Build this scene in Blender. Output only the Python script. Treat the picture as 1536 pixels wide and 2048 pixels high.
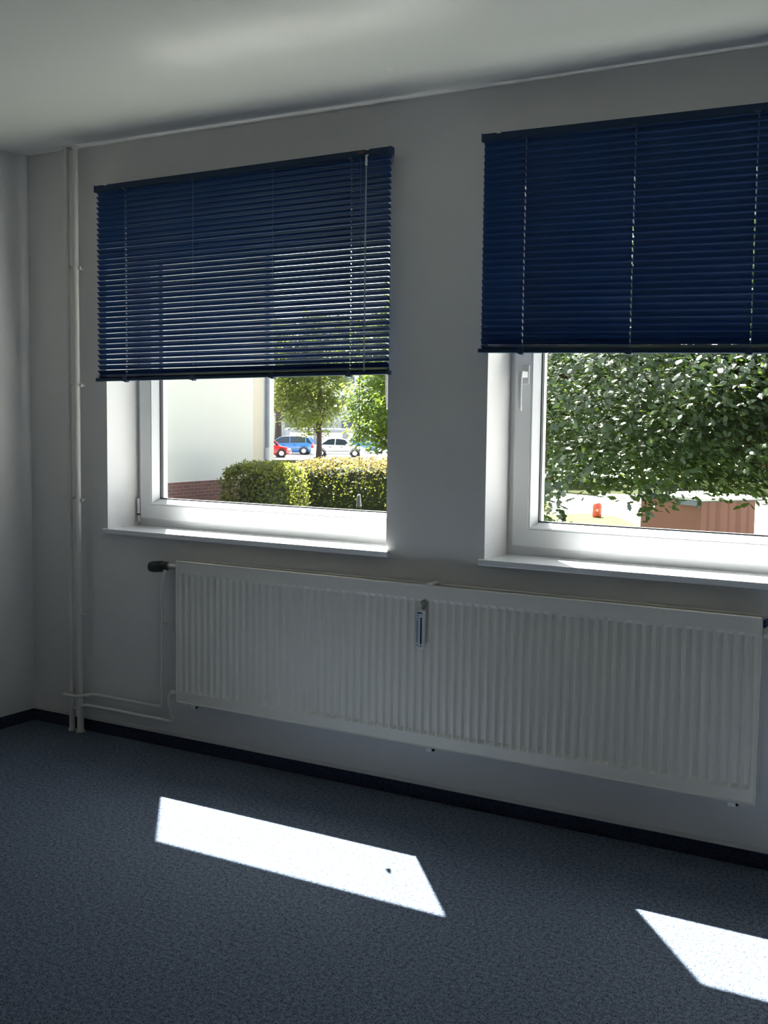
import bpy, bmesh, math, random
from mathutils import Vector, Matrix
random.seed(7)
R = math.radians
PI = math.pi

# ------------------------------------------------------------------ scene, camera, light
scene = bpy.context.scene
for o in list(bpy.data.objects):
    bpy.data.objects.remove(o)
col = scene.collection

vs = scene.view_settings
vs.view_transform = 'Standard'
vs.look = 'None'
vs.gamma = 1.0
vs.use_curve_mapping = False
vs.exposure = 0.15
scene.cycles.blur_glossy = 0.0
scene.cycles.sample_clamp_indirect = 0.0

cam_d = bpy.data.cameras.new('camera')
cam = bpy.data.objects.new('camera', cam_d)
col.objects.link(cam)
cam_d.sensor_fit = 'VERTICAL'
cam_d.sensor_height = 36.0
cam_d.lens = 36.0 * 2289.65 / 2048.0
cam_d.clip_start = 0.05
cam_d.clip_end = 600
c_r = Vector((0.85993, 0.51027, 0.01207)).normalized()
c_f = Vector((-0.5081, 0.8572, -0.08376)).normalized()
c_u = c_r.cross(c_f).normalized()
c_r = c_f.cross(c_u).normalized()
M = Matrix((c_r, c_u, -c_f)).transposed().to_4x4()
M.translation = Vector((2.65938, -3.73206, 1.44692))
cam.matrix_world = M
scene.camera = cam

SUN_DIR = Vector((0.835, -1.0, -1.88)).normalized()      # the way the sunlight travels
SUN_POWER = 48.0
SKY_POWER = 0.5
sun_d = bpy.data.lights.new('sun', 'SUN')
sun_d.energy = SUN_POWER
sun_d.angle = R(0.53)
sun_d.color = (1.0, 0.96, 0.92)
sun = bpy.data.objects.new('sun', sun_d)
sun.rotation_euler = SUN_DIR.to_track_quat('-Z', 'Y').to_euler()
sun.location = (-20, 25, 45)
col.objects.link(sun)

world = bpy.data.worlds.new('sky')
scene.world = world
world.use_nodes = True
wn = world.node_tree
wn.nodes.clear()
wo = wn.nodes.new('ShaderNodeOutputWorld')
wb = wn.nodes.new('ShaderNodeBackground')
ws = wn.nodes.new('ShaderNodeTexSky')
ws.sky_type = 'NISHITA'
ws.sun_disc = False
ws.sun_elevation = math.asin(-SUN_DIR.z)
ws.sun_rotation = R(-39.9)
ws.air_density = 1.3
ws.dust_density = 2.5
ws.ozone_density = 1.0
wb.inputs['Strength'].default_value = SKY_POWER
wh = wn.nodes.new('ShaderNodeHueSaturation')
wh.inputs['Saturation'].default_value = 0.42
wn.links.new(ws.outputs[0], wh.inputs['Color'])
wn.links.new(wh.outputs[0], wb.inputs[0])
wn.links.new(wb.outputs[0], wo.inputs[0])

# ------------------------------------------------------------------ materials
def newmat(name):
    m = bpy.data.materials.new(name)
    m.use_nodes = True
    nt = m.node_tree
    return m, nt, nt.nodes['Principled BSDF']

def L(nt, a, b):
    nt.links.new(a, b)

def mat(name, colr, rough=0.5, metal=0.0, spec=0.5, var=0.06, scale=30.0, bump=0.0, bscale=None, coat=0.0):
    m, nt, p = newmat(name)
    p.inputs['Roughness'].default_value = rough
    p.inputs['Metallic'].default_value = metal
    p.inputs['Specular IOR Level'].default_value = spec
    p.inputs['Coat Weight'].default_value = coat
    tc = nt.nodes.new('ShaderNodeTexCoord')
    n = nt.nodes.new('ShaderNodeTexNoise')
    n.inputs['Scale'].default_value = scale
    n.inputs['Detail'].default_value = 4
    L(nt, tc.outputs['Object'], n.inputs['Vector'])
    mx = nt.nodes.new('ShaderNodeMix')
    mx.data_type = 'RGBA'
    mx.inputs[6].default_value = tuple(c * (1 - var) for c in colr) + (1,)
    mx.inputs[7].default_value = tuple(min(1, c * (1 + var)) for c in colr) + (1,)
    L(nt, n.outputs['Fac'], mx.inputs[0])
    L(nt, mx.outputs[2], p.inputs['Base Color'])
    if bump:
        b = nt.nodes.new('ShaderNodeBump')
        b.inputs['Strength'].default_value = bump
        b.inputs['Distance'].default_value = 0.002
        n2 = nt.nodes.new('ShaderNodeTexNoise')
        n2.inputs['Scale'].default_value = bscale or scale * 6
        n2.inputs['Detail'].default_value = 3
        L(nt, tc.outputs['Object'], n2.inputs['Vector'])
        L(nt, n2.outputs['Fac'], b.inputs['Height'])
        L(nt, b.outputs[0], p.inputs['Normal'])
    return m

def carpet_mat(name, dark, light):
    m, nt, p = newmat(name)
    p.inputs['Roughness'].default_value = 0.95
    p.inputs['Specular IOR Level'].default_value = 0.15
    tc = nt.nodes.new('ShaderNodeTexCoord')
    a = nt.nodes.new('ShaderNodeTexNoise')
    a.inputs['Scale'].default_value = 75
    a.inputs['Detail'].default_value = 5
    a.inputs['Roughness'].default_value = 0.75
    b = nt.nodes.new('ShaderNodeTexNoise')
    b.inputs['Scale'].default_value = 230
    b.inputs['Detail'].default_value = 2
    for n in (a, b):
        L(nt, tc.outputs['Object'], n.inputs['Vector'])
    ad = nt.nodes.new('ShaderNodeMath')
    ad.operation = 'ADD'
    L(nt, a.outputs['Fac'], ad.inputs[0])
    L(nt, b.outputs['Fac'], ad.inputs[1])
    rp = nt.nodes.new('ShaderNodeMapRange')
    rp.inputs[1].default_value = 0.78
    rp.inputs[2].default_value = 1.25
    L(nt, ad.outputs[0], rp.inputs[0])
    mx = nt.nodes.new('ShaderNodeMix')
    mx.data_type = 'RGBA'
    mx.inputs[6].default_value = dark + (1,)
    mx.inputs[7].default_value = light + (1,)
    L(nt, rp.outputs[0], mx.inputs[0])
    L(nt, mx.outputs[2], p.inputs['Base Color'])
    bp = nt.nodes.new('ShaderNodeBump')
    bp.inputs['Strength'].default_value = 0.6
    bp.inputs['Distance'].default_value = 0.003
    L(nt, ad.outputs[0], bp.inputs['Height'])
    L(nt, bp.outputs[0], p.inputs['Normal'])
    return m

def brick_mat(name):
    m, nt, p = newmat(name)
    p.inputs['Roughness'].default_value = 0.85
    tc = nt.nodes.new('ShaderNodeTexCoord')
    mp = nt.nodes.new('ShaderNodeMapping')
    mp.inputs['Rotation'].default_value = (R(90), 0, R(90))
    L(nt, tc.outputs['Object'], mp.inputs[0])
    sx = nt.nodes.new('ShaderNodeSeparateXYZ')
    L(nt, tc.outputs['Object'], sx.inputs[0])
    cx = nt.nodes.new('ShaderNodeCombineXYZ')
    L(nt, sx.outputs[1], cx.inputs[0])
    L(nt, sx.outputs[2], cx.inputs[1])
    br = nt.nodes.new('ShaderNodeTexBrick')
    br.inputs['Color1'].default_value = (0.20, 0.075, 0.06, 1)
    br.inputs['Color2'].default_value = (0.13, 0.06, 0.06, 1)
    br.inputs['Mortar'].default_value = (0.26, 0.17, 0.15, 1)
    br.inputs['Scale'].default_value = 1.0
    br.inputs['Mortar Size'].default_value = 0.008
    br.inputs['Brick Width'].default_value = 0.25
    br.inputs['Row Height'].default_value = 0.077
    L(nt, cx.outputs[0], br.inputs['Vector'])
    L(nt, br.outputs['Color'], p.inputs['Base Color'])
    return m

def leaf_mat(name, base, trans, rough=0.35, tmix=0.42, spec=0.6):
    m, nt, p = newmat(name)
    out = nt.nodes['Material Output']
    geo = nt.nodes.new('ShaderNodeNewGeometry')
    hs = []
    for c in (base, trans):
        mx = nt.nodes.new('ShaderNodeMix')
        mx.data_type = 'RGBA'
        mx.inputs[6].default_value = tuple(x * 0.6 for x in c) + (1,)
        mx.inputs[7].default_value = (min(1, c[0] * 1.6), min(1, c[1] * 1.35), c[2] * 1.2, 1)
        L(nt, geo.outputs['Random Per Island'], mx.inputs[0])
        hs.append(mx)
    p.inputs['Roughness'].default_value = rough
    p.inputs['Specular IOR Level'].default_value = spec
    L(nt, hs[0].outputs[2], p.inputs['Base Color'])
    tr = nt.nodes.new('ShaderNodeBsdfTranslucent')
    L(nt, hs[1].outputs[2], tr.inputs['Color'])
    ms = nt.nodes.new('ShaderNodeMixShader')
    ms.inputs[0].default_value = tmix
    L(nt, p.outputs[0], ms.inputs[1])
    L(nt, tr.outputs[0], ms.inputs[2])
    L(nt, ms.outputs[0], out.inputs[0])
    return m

def glass_mat(name, tint=(0.96, 0.98, 0.97)):
    m, nt, p = newmat(name)
    out = nt.nodes['Material Output']
    nt.nodes.remove(p)
    t = nt.nodes.new('ShaderNodeBsdfTransparent')
    t.inputs[0].default_value = tint + (1,)
    g = nt.nodes.new('ShaderNodeBsdfGlossy')
    g.inputs['Roughness'].default_value = 0.0
    # Schlick reflectance, the same from either side of the pane
    lw_ = nt.nodes.new('ShaderNodeLayerWeight')
    lw_.inputs['Blend'].default_value = 0.5
    pw = nt.nodes.new('ShaderNodeMath')
    pw.operation = 'POWER'
    pw.inputs[1].default_value = 5.0
    L(nt, lw_.outputs['Facing'], pw.inputs[0])
    fr = nt.nodes.new('ShaderNodeMath')
    fr.operation = 'MULTIPLY_ADD'
    fr.inputs[1].default_value = 0.96
    fr.inputs[2].default_value = 0.04
    L(nt, pw.outputs[0], fr.inputs[0])
    ms = nt.nodes.new('ShaderNodeMixShader')
    L(nt, fr.outputs[0], ms.inputs[0])
    L(nt, t.outputs[0], ms.inputs[1])
    L(nt, g.outputs[0], ms.inputs[2])
    L(nt, ms.outputs[0], out.inputs[0])
    return m

MT = dict(
    wall=mat('wall_paint', (0.79, 0.78, 0.77), 0.9, var=0.02, scale=8, bump=0.25, bscale=120),
    ceil=mat('ceiling_paint', (0.70, 0.705, 0.695), 0.9, var=0.015, scale=6, bump=0.2, bscale=140),
    carpet=carpet_mat('blue_grey_carpet', (0.022, 0.03, 0.05), (0.215, 0.265, 0.35)),
    base=carpet_mat('navy_carpet_strip', (0.015, 0.02, 0.04), (0.05, 0.065, 0.11)),
    caulk=mat('white_caulk', (0.72, 0.72, 0.70), 0.6),
    pvc=mat('white_window_plastic', (0.80, 0.82, 0.83), 0.35, var=0.01),
    sill=mat('white_sill_laminate', (0.82, 0.83, 0.84), 0.2, var=0.01, spec=0.6),
    gasket=mat('black_gasket', (0.015, 0.015, 0.02), 0.6),
    glass=glass_mat('window_glass'),
    handle=mat('white_handle', (0.62, 0.62, 0.63), 0.3),
    slat=mat('navy_blue_lacquer', (0.009, 0.046, 0.16), 0.5, var=0.04, spec=0.3),
    rail=mat('navy_blue_steel', (0.010, 0.034, 0.085), 0.5, spec=0.3, var=0.04),
    cord=mat('blue_cord', (0.05, 0.10, 0.22), 0.8),
    lcord=mat('pale_blue_ladder_cord', (0.10, 0.17, 0.32), 0.8),
    clip=mat('dark_blue_plastic', (0.02, 0.045, 0.11), 0.4),
    rad=mat('radiator_enamel', (0.82, 0.79, 0.72), 0.32, var=0.015, spec=0.5),
    radin=mat('radiator_inner', (0.45, 0.45, 0.43), 0.5),
    pipe=mat('pipe_enamel', (0.74, 0.73, 0.69), 0.38, var=0.02, scale=20),
    dark=mat('thermostat_plastic', (0.02, 0.022, 0.028), 0.4),
    chrome=mat('nickel', (0.55, 0.55, 0.52), 0.3, metal=1.0),
    white=mat('white_plastic', (0.80, 0.80, 0.78), 0.4),
    black=mat('black_ink', (0.01, 0.01, 0.012), 0.5),
    navy=mat('navy_ink', (0.015, 0.02, 0.07), 0.5),
    scale=mat('meter_face', (0.60, 0.68, 0.76), 0.35),
    orange=mat('orange_paint', (0.75, 0.18, 0.03), 0.5),
    soot=mat('grey_green_dust', (0.24, 0.25, 0.21), 0.9, var=0.25, scale=60),
    render=mat('white_render', (0.64, 0.62, 0.59), 0.9, var=0.03, scale=1.5, bump=0.3, bscale=60),
    beige=mat('beige_strip', (0.60, 0.53, 0.45), 0.9, var=0.03, scale=3),  # beige tone for the wall strip by the downpipe
    brick=brick_mat('red_brick'),
    zinc=mat('grey_blue_zinc', (0.22, 0.24, 0.32), 0.5, metal=0.3, var=0.15, scale=8),
    pvcgrey=mat('pale_grey_standpipe', (0.50, 0.50, 0.54), 0.5),
    roof=mat('roof_sheet', (0.25, 0.23, 0.22), 0.8),
    asphalt=mat('pale_paving', (0.42, 0.41, 0.40), 0.95, spec=0.1, var=0.12, scale=3),
    kerb=mat('kerb_stone', (0.45, 0.44, 0.42), 0.9),
    grass=mat('lawn', (0.085, 0.105, 0.05), 0.95, spec=0.0, var=0.55, scale=5),
    drygrass=mat('dry_lawn', (0.075, 0.075, 0.028), 0.95, spec=0.0, var=0.3, scale=6),
    verge=mat('shaded_verge_grass', (0.045, 0.05, 0.026), 0.95, spec=0.0, var=0.45, scale=5),  # shade on the verge painted in as a darker grass colour
    bark=mat('bark', (0.05, 0.035, 0.03), 0.9, var=0.4, scale=20, bump=0.6, bscale=50),
    oakleaf=leaf_mat('oak_leaves', (0.016, 0.034, 0.020), (0.13, 0.24, 0.02), 0.27, 0.27, 0.9),
    mapleleaf=leaf_mat('bright_leaves', (0.045, 0.085, 0.018), (0.26, 0.42, 0.05), 0.35, 0.5),
    limeleaf=leaf_mat('lime_tree_leaves', (0.05, 0.08, 0.02), (0.20, 0.28, 0.045), 0.45, 0.5),
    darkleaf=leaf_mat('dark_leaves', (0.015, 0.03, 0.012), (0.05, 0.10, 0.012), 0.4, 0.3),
    hedgeleaf=leaf_mat('hedge_leaves', (0.06, 0.08, 0.026), (0.25, 0.31, 0.05), 0.34, 0.5, 0.6),
    palehedge=leaf_mat('pale_hedge_leaves', (0.14, 0.115, 0.07), (0.30, 0.26, 0.09), 0.34, 0.45, 0.6),  # paler, browner leaf colour for the hedge top
    hedgecore=mat('hedge_twigs', (0.02, 0.028, 0.01), 0.95, var=0.4, scale=8),
    terracotta=mat('terracotta_concrete', (0.24, 0.105, 0.09), 0.85, var=0.10, scale=4),
    lid=mat('pale_sheet_lid', (0.62, 0.61, 0.62), 0.5),
    lidedge=mat('dark_lid_edge', (0.05, 0.055, 0.065), 0.5),
    orangebin=mat('orange_red_bin', (0.50, 0.07, 0.03), 0.45),
    redcar=mat('red_car_paint', (0.55, 0.02, 0.03), 0.25, coat=0.8),
    bluecar=mat('blue_car_paint', (0.03, 0.16, 0.45), 0.28, coat=0.8),
    whitecar=mat('silver_white_car_paint', (0.70, 0.72, 0.76), 0.28, coat=0.8),
    tealcar=mat('teal_car_paint', (0.04, 0.17, 0.24), 0.28, coat=0.8),
    greycar=mat('dark_grey_car_paint', (0.05, 0.055, 0.065), 0.28, coat=0.8),
    carglass=mat('tinted_car_glass', (0.02, 0.03, 0.045), 0.08, spec=0.8),
    tyre=mat('tyre_rubber', (0.012, 0.012, 0.012), 0.8),
    wheel=mat('alloy_wheel', (0.55, 0.55, 0.58), 0.35, metal=0.7),
    lamp=mat('headlamp_lens', (0.75, 0.78, 0.82), 0.12),
    tail=mat('tail_lamp_lens', (0.45, 0.02, 0.03), 0.15),
    concrete=mat('grey_concrete', (0.20, 0.21, 0.24), 0.9, var=0.1, scale=2),
    farwall=mat('pale_far_facade', (0.55, 0.58, 0.62), 0.9, var=0.03, scale=1),
    farglass=mat('far_window', (0.10, 0.13, 0.17), 0.2),
)

# wand: clear plastic
m_, nt_, p_ = newmat('clear_wand')
p_.inputs['Base Color'].default_value = (0.55, 0.65, 0.8, 1)
p_.inputs['Roughness'].default_value = 0.2
p_.inputs['Transmission Weight'].default_value = 0.6
MT['wand'] = m_

# ------------------------------------------------------------------ mesh helpers
class MB:
    def __init__(self):
        self.v = []
        self.f = []
        self.smooth = []

    def add(self, vs_, fs_, smooth=False):
        n = len(self.v)
        self.v.extend([tuple(x) for x in vs_])
        for f in fs_:
            self.f.append(tuple(i + n for i in f))
            self.smooth.append(smooth)
        return self

    def box(self, x0, x1, y0, y1, z0, z1, rot=None):
        vs_ = [(x, y, z) for x in (x0, x1) for y in (y0, y1) for z in (z0, z1)]
        if rot is not None:
            vs_ = [tuple(rot @ Vector(v)) for v in vs_]
        return self.add(vs_, [(0, 1, 3, 2), (4, 6, 7, 5), (0, 4, 5, 1), (2, 3, 7, 6), (0, 2, 6, 4), (1, 5, 7, 3)])

    def bevbox(self, x0, x1, y0, y1, z0, z1, b=0.004, seg=2):
        bm = bmesh.new()
        bmesh.ops.create_cube(bm, size=1.0)
        for v in bm.verts:
            v.co = Vector(((x0 + x1) / 2 + v.co.x * (x1 - x0), (y0 + y1) / 2 + v.co.y * (y1 - y0), (z0 + z1) / 2 + v.co.z * (z1 - z0)))
        bmesh.ops.bevel(bm, geom=bm.edges[:], offset=b, segments=seg, affect='EDGES', profile=0.5)
        bm.verts.index_update()
        self.add([v.co for v in bm.verts], [[v.index for v in f.verts] for f in bm.faces], False)
        bm.free()
        return self

    def tube(self, pts, rad, n=12, caps=True):
        pts = [Vector(p) for p in pts]
        rads = rad if isinstance(rad, (list, tuple)) else [rad] * len(pts)
        rings = []
        prev = None
        for i, p in enumerate(pts):
            if i == 0:
                t = pts[1] - pts[0]
            elif i == len(pts) - 1:
                t = pts[-1] - pts[-2]
            else:
                t = (pts[i + 1] - p).normalized() + (p - pts[i - 1]).normalized()
            t.normalize()
            if prev is None:
                a = Vector((0, 0, 1)) if abs(t.z) < 0.9 else Vector((1, 0, 0))
                u = t.cross(a).normalized()
            else:
                u = (prev - t * prev.dot(t)).normalized()
            prev = u
            w = t.cross(u)
            rings.append([p + (u * math.cos(2 * PI * k / n) + w * math.sin(2 * PI * k / n)) * rads[i] for k in range(n)])
        vs_ = [v for r_ in rings for v in r_]
        fs_ = []
        for i in range(len(rings) - 1):
            for k in range(n):
                fs_.append((i * n + k, i * n + (k + 1) % n, (i + 1) * n + (k + 1) % n, (i + 1) * n + k))
        self.add(vs_, fs_, True)
        if caps:
            m = len(rings) - 1
            self.add(rings[0], [tuple(range(n - 1, -1, -1))])
            self.add(rings[m], [tuple(range(n))])
        return self

    def lathe(self, prof, origin, axis, n=20):
        axis = Vector(axis).normalized()
        o = Vector(origin)
        pts = [o + axis * h for (r_, h) in prof]
        a = Vector((0, 0, 1)) if abs(axis.z) < 0.9 else Vector((1, 0, 0))
        u = axis.cross(a).normalized()
        w = axis.cross(u)
        vs_, fs_ = [], []
        for (r_, h), p in zip(prof, pts):
            for k in range(n):
                vs_.append(p + (u * math.cos(2 * PI * k / n) + w * math.sin(2 * PI * k / n)) * max(r_, 1e-5))
        for i in range(len(prof) - 1):
            for k in range(n):
                fs_.append((i * n + k, i * n + (k + 1) % n, (i + 1) * n + (k + 1) % n, (i + 1) * n + k))
        return self.add(vs_, fs_, True)

    def prism(self, poly, z0, z1):
        n = len(poly)
        vs_ = [(x, y, z0) for x, y in poly] + [(x, y, z1) for x, y in poly]
        fs_ = [tuple(range(n - 1, -1, -1)), tuple(range(n, 2 * n))]
        fs_ += [(i, (i + 1) % n, n + (i + 1) % n, n + i) for i in range(n)]
        return self.add(vs_, fs_)

    def ring(self, x0, x1, z0, z1, prof):
        """mitred rectangular frame in the xz plane: prof = [(inset, y), ...] as a closed loop"""
        n = len(prof)
        vs_ = []
        for (cx_, cz_, sx, sz) in ((x0, z0, 1, 1), (x1, z0, -1, 1), (x1, z1, -1, -1), (x0, z1, 1, -1)):
            for (d, y) in prof:
                vs_.append((cx_ + sx * d, y, cz_ + sz * d))
        fs_ = []
        for c in range(4):
            c2 = (c + 1) % 4
            for i in range(n):
                j = (i + 1) % n
                fs_.append((c * n + i, c * n + j, c2 * n + j, c2 * n + i))
        return self.add(vs_, fs_)

    def build(self, name, m, parent=None, loc=None, smooth_angle=True):
        me = bpy.data.meshes.new(name)
        org = Vector(loc) if loc is not None else None
        me.from_pydata(self.v if org is None else [tuple(Vector(v) - org) for v in self.v], [], self.f)
        me.polygons.foreach_set('use_smooth', self.smooth)
        me.materials.append(m)
        bm = bmesh.new()
        bm.from_mesh(me)
        if len(bm.faces) < 40000 and not getattr(self, 'keep', False):
            bmesh.ops.recalc_face_normals(bm, faces=bm.faces[:])
            bm.to_mesh(me)
        bm.free()
        me.update()
        o = bpy.data.objects.new(name, me)
        col.objects.link(o)
        if org is not None:
            o.location = org
        if parent is not None:
            o.parent = parent
            if org is None:
                o.matrix_parent_inverse = parent.matrix_basis.inverted()
        return o

def fix(parent):
    return parent.matrix_basis.inverted()

def adopt(o, par, fi):
    """parent o (built in world coordinates) to a thing's Empty, or to one of its parts"""
    o.parent = par
    if par.type == 'EMPTY':
        o.matrix_parent_inverse = fi

def empty(name, loc, rz=0.0):
    o = bpy.data.objects.new(name, None)
    o.empty_display_size = 0.1
    o.location = loc
    o.rotation_euler = (0, 0, rz)
    col.objects.link(o)
    return o

def tag(o, label=None, cat=None, group=None, kind=None):
    if label: o['label'] = label
    if cat: o['category'] = cat
    if group: o['group'] = group
    if kind: o['kind'] = kind
    return o

def struct(o, label, cat):
    return tag(o, label, cat, None, 'structure')

# ------------------------------------------------------------------ room shell
H = 2.6
XL, XR, YB = -1.458, 3.6, -5.4
T = 0.30                                                   # outer wall thickness
W1 = (-0.979, 0.458)
W2 = (0.872, 2.309)
SILL, HEAD = 0.934, 2.245

struct(MB().box(XL - 0.2, XR + 0.2, YB - 0.2, 0.0, -0.25, 0.0).build('floor', MT['carpet']), 'mottled blue grey carpet floor', 'floor')
struct(MB().box(XL - 0.2, XR + 0.2, YB - 0.2, T, H, H + 0.25).build('ceiling', MT['ceil']), 'plain white ceiling above the window wall', 'ceiling')
wf = MB()
wf.box(XL - 0.2, XR + 0.2, 0, T, -0.25, SILL - 0.022)
wf.box(XL - 0.2, XR + 0.2, 0, T, HEAD, H)
wf.box(XL - 0.2, W1[0], 0, T, SILL - 0.022, HEAD)
wf.box(W1[1], W2[0], 0, T, SILL - 0.022, HEAD)
wf.box(W2[1], XR + 0.2, 0, T, SILL - 0.022, HEAD)
struct(wf.build('wall_front', MT['wall']), 'white painted wall with the two windows', 'wall')
struct(MB().box(XL - 0.2, XL, YB, 0, 0, H).build('wall_left', MT['wall']), 'white painted side wall at the left edge', 'wall')
struct(MB().box(XR, XR + 0.2, YB, 0, 0, H).build('wall_right', MT['wall']), 'white painted wall right of the camera', 'wall')
struct(MB().box(XL - 0.2, XR + 0.2, YB - 0.2, YB, 0, H).build('wall_back', MT['wall']), 'white painted wall behind the camera', 'wall')
struct(MB().box(XL, XR, -0.010, 0, 0, 0.052).build('baseboard_front', MT['base']), 'dark blue carpet skirting under the windows', 'baseboard')
struct(MB().box(XL, XL + 0.010, YB, -0.010, 0, 0.052).build('baseboard_left', MT['base']), 'dark blue carpet skirting along the left wall', 'baseboard')
struct(MB().box(XR - 0.010, XR, YB, -0.010, 0, 0.052).build('baseboard_right', MT['base']), 'dark blue carpet skirting along the right wall', 'baseboard')
struct(MB().box(XL, XR, -0.005, 0, 0.052, 0.066).build('trim_1', MT['caulk']), 'thin pale strip above the carpet skirting', 'trim')

# ------------------------------------------------------------------ windows
def window(idx, xa, xb, handle_left):
    w = empty('window_%d' % idx, (xa, 0.2, SILL))
    side = 'left' if idx == 1 else 'right'
    struct(w, 'white plastic window with a single pane, %s of the two' % side, 'window')
    fi = fix(w)
    def P(mb, name, m, par=w, label=None):
        o = mb.build(name, m)
        adopt(o, par, fi)
        if label: o['label'] = label
        return o
    # outer frame
    P(MB().ring(xa, xb, SILL, HEAD, [(0, 0.198), (0.052, 0.198), (0.052, 0.262), (0, 0.262)]), 'outer_frame', MT['pvc'])
    # sash with stepped face
    P(MB().ring(xa + 0.026, xb - 0.026, SILL + 0.034, HEAD - 0.03,
                [(0, 0.182), (0.004, 0.178), (0.064, 0.178), (0.066, 0.181), (0.066, 0.2265), (0.0915, 0.2265), (0.0915, 0.2625), (0, 0.2625)]), 'sash', MT['pvc'])
    # glazing bead sloping back to the glass
    P(MB().ring(xa + 0.0925, xb - 0.0925, SILL + 0.1005, HEAD - 0.0965,
                [(0, 0.180), (0.006, 0.178), (0.024, 0.212), (0.024, 0.222), (0, 0.222)]), 'glazing_bead', MT['pvc'])
    P(MB().ring(xa + 0.1165, xb - 0.1165, SILL + 0.1245, HEAD - 0.1205,
                [(-0.004, 0.212), (0.004, 0.212), (0.004, 0.232), (-0.004, 0.232)]), 'gasket', MT['gasket'], label='black rubber gasket around the pane')
    P(MB().box(xa + 0.1185, xb - 0.1185, 0.216, 0.224, SILL + 0.127, HEAD - 0.123), 'glass_pane', MT['glass'])
    s = MB()
    s.bevbox(xa - 0.016, xb + 0.016, -0.024, 0.0, SILL - 0.022, SILL, 0.003)
    s.box(xa + 0.0005, xb - 0.0005, -0.004, 0.215, SILL - 0.0215, SILL - 0.0002)
    P(s, 'window_sill', MT['sill'])
    hs = 1 if not handle_left else -1
    # hinge side cover
    hx = xa + 0.019 if not handle_left else xb - 0.019
    hg = MB()
    hg.tube([(hx, 0.176, SILL + 0.055), (hx, 0.176, SILL + 0.125)], 0.007, 10)
    hg.tube([(hx, 0.178, SILL + 0.02), (hx, 0.178, SILL + 0.048)], 0.0065, 10)
    P(hg, 'hinge', MT['handle'])
    pn = P(MB().tube([(hx, 0.176, SILL + 0.048), (hx, 0.176, SILL + 0.056)], 0.0075, 10), 'hinge_pin', MT['black'], label='dark hinge pin')
    # handle
    x = xa + 0.118 - 0.0 if handle_left else xb - 0.118
    x = (xa + 0.026 + 0.034 + 0.042) if handle_left else (xb - 0.026 - 0.034 - 0.042)
    x = xa + 0.072 if handle_left else xb - 0.072
    hz = 1.604
    h = MB().bevbox(x - 0.015, x + 0.015, 0.166, 0.179, hz - 0.035, hz + 0.035, 0.004)
    ho = P(h, 'handle', MT['handle'])
    neck = MB()
    neck.bevbox(x - 0.011, x + 0.011, 0.118, 0.168, hz - 0.012, hz + 0.011, 0.003)
    P(neck, 'handle_neck', MT['handle'], ho)
    lv = MB()
    n = 8
    prof = []
    for i in range(n + 1):
        t = i / n
        prof.append(((x, 0.122 - 0.006 * math.sin(t * PI) + 0.004 * t, hz + 0.012 - 0.145 * t), 0.0115 - 0.004 * t))
    vs_, fs_ = [], []
    for (c, r_) in prof:
        for k in range(10):
            a = 2 * PI * k / 10
            vs_.append((c[0] + math.cos(a) * r_, c[1] + math.sin(a) * r_ * 0.65, c[2]))
    for i in range(n):
        for k in range(10):
            fs_.append((i * 10 + k, i * 10 + (k + 1) % 10, (i + 1) * 10 + (k + 1) % 10, (i + 1) * 10 + k))
    fs_ += [tuple(range(10)), tuple(range(n * 10 + 9, n * 10 - 1, -1))]
    lv.add(vs_, fs_, True)
    P(lv, 'lever', MT['handle'], ho)
    # outside sill sheet
    P(MB().box(xa + 0.0005, xb - 0.0005, 0.262, T + 0.04, SILL - 0.02, SILL - 0.008), 'outer_sill', MT['zinc'])
    return w

window(1, W1[0], W1[1], False)
window(2, W2[0], W2[1], True)

# ------------------------------------------------------------------ venetian blinds
def slat_mesh(width, length, holes, theta):
    """curved slat along +x, starting at x=0; tilted by theta with its room edge up; route holes punched out"""
    bm = bmesh.new()
    nseg = 8
    xs = [0.0, 0.006]
    for hx in holes:
        xs += [hx - 0.0022, hx + 0.0022]
    xs += [length - 0.006, length]
    xs = sorted(xs)
    hole_cols = set()
    for hx in holes:
        for i in range(len(xs) - 1):
            if abs((xs[i] + xs[i + 1]) / 2 - hx) < 1e-4:
                hole_cols.add(i)
    ct, st = math.cos(theta), math.sin(theta)
    grid = []
    for i, x in enumerate(xs):
        row = []
        endc = i in (0, len(xs) - 1)
        for j in range(nseg + 1):
            s = -0.5 + j / nseg
            s2 = s * (0.72 if endc else 1.0)
            u = s2 * width
            crown = 0.0022 * (1 - 4 * s2 * s2)
            # u>0 is the room side, which is raised; crown towards the outside/top
            y = -u * ct + crown * st
            z = u * st + crown * ct
            row.append(bm.verts.new((x, y, z)))
        grid.append(row)
    for i in range(len(xs) - 1):
        for j in range(nseg):
            if i in hole_cols and j in ((2, 3, 4, 5) if theta > R(60) else (3, 4)):
                continue
            f = bm.faces.new((grid[i][j], grid[i + 1][j], grid[i + 1][j + 1], grid[i][j + 1]))
            f.smooth = True
    me = bpy.data.meshes.new('slat')
    bm.to_mesh(me)
    bm.free()
    me.materials.append(MT['slat'])
    return me

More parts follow.
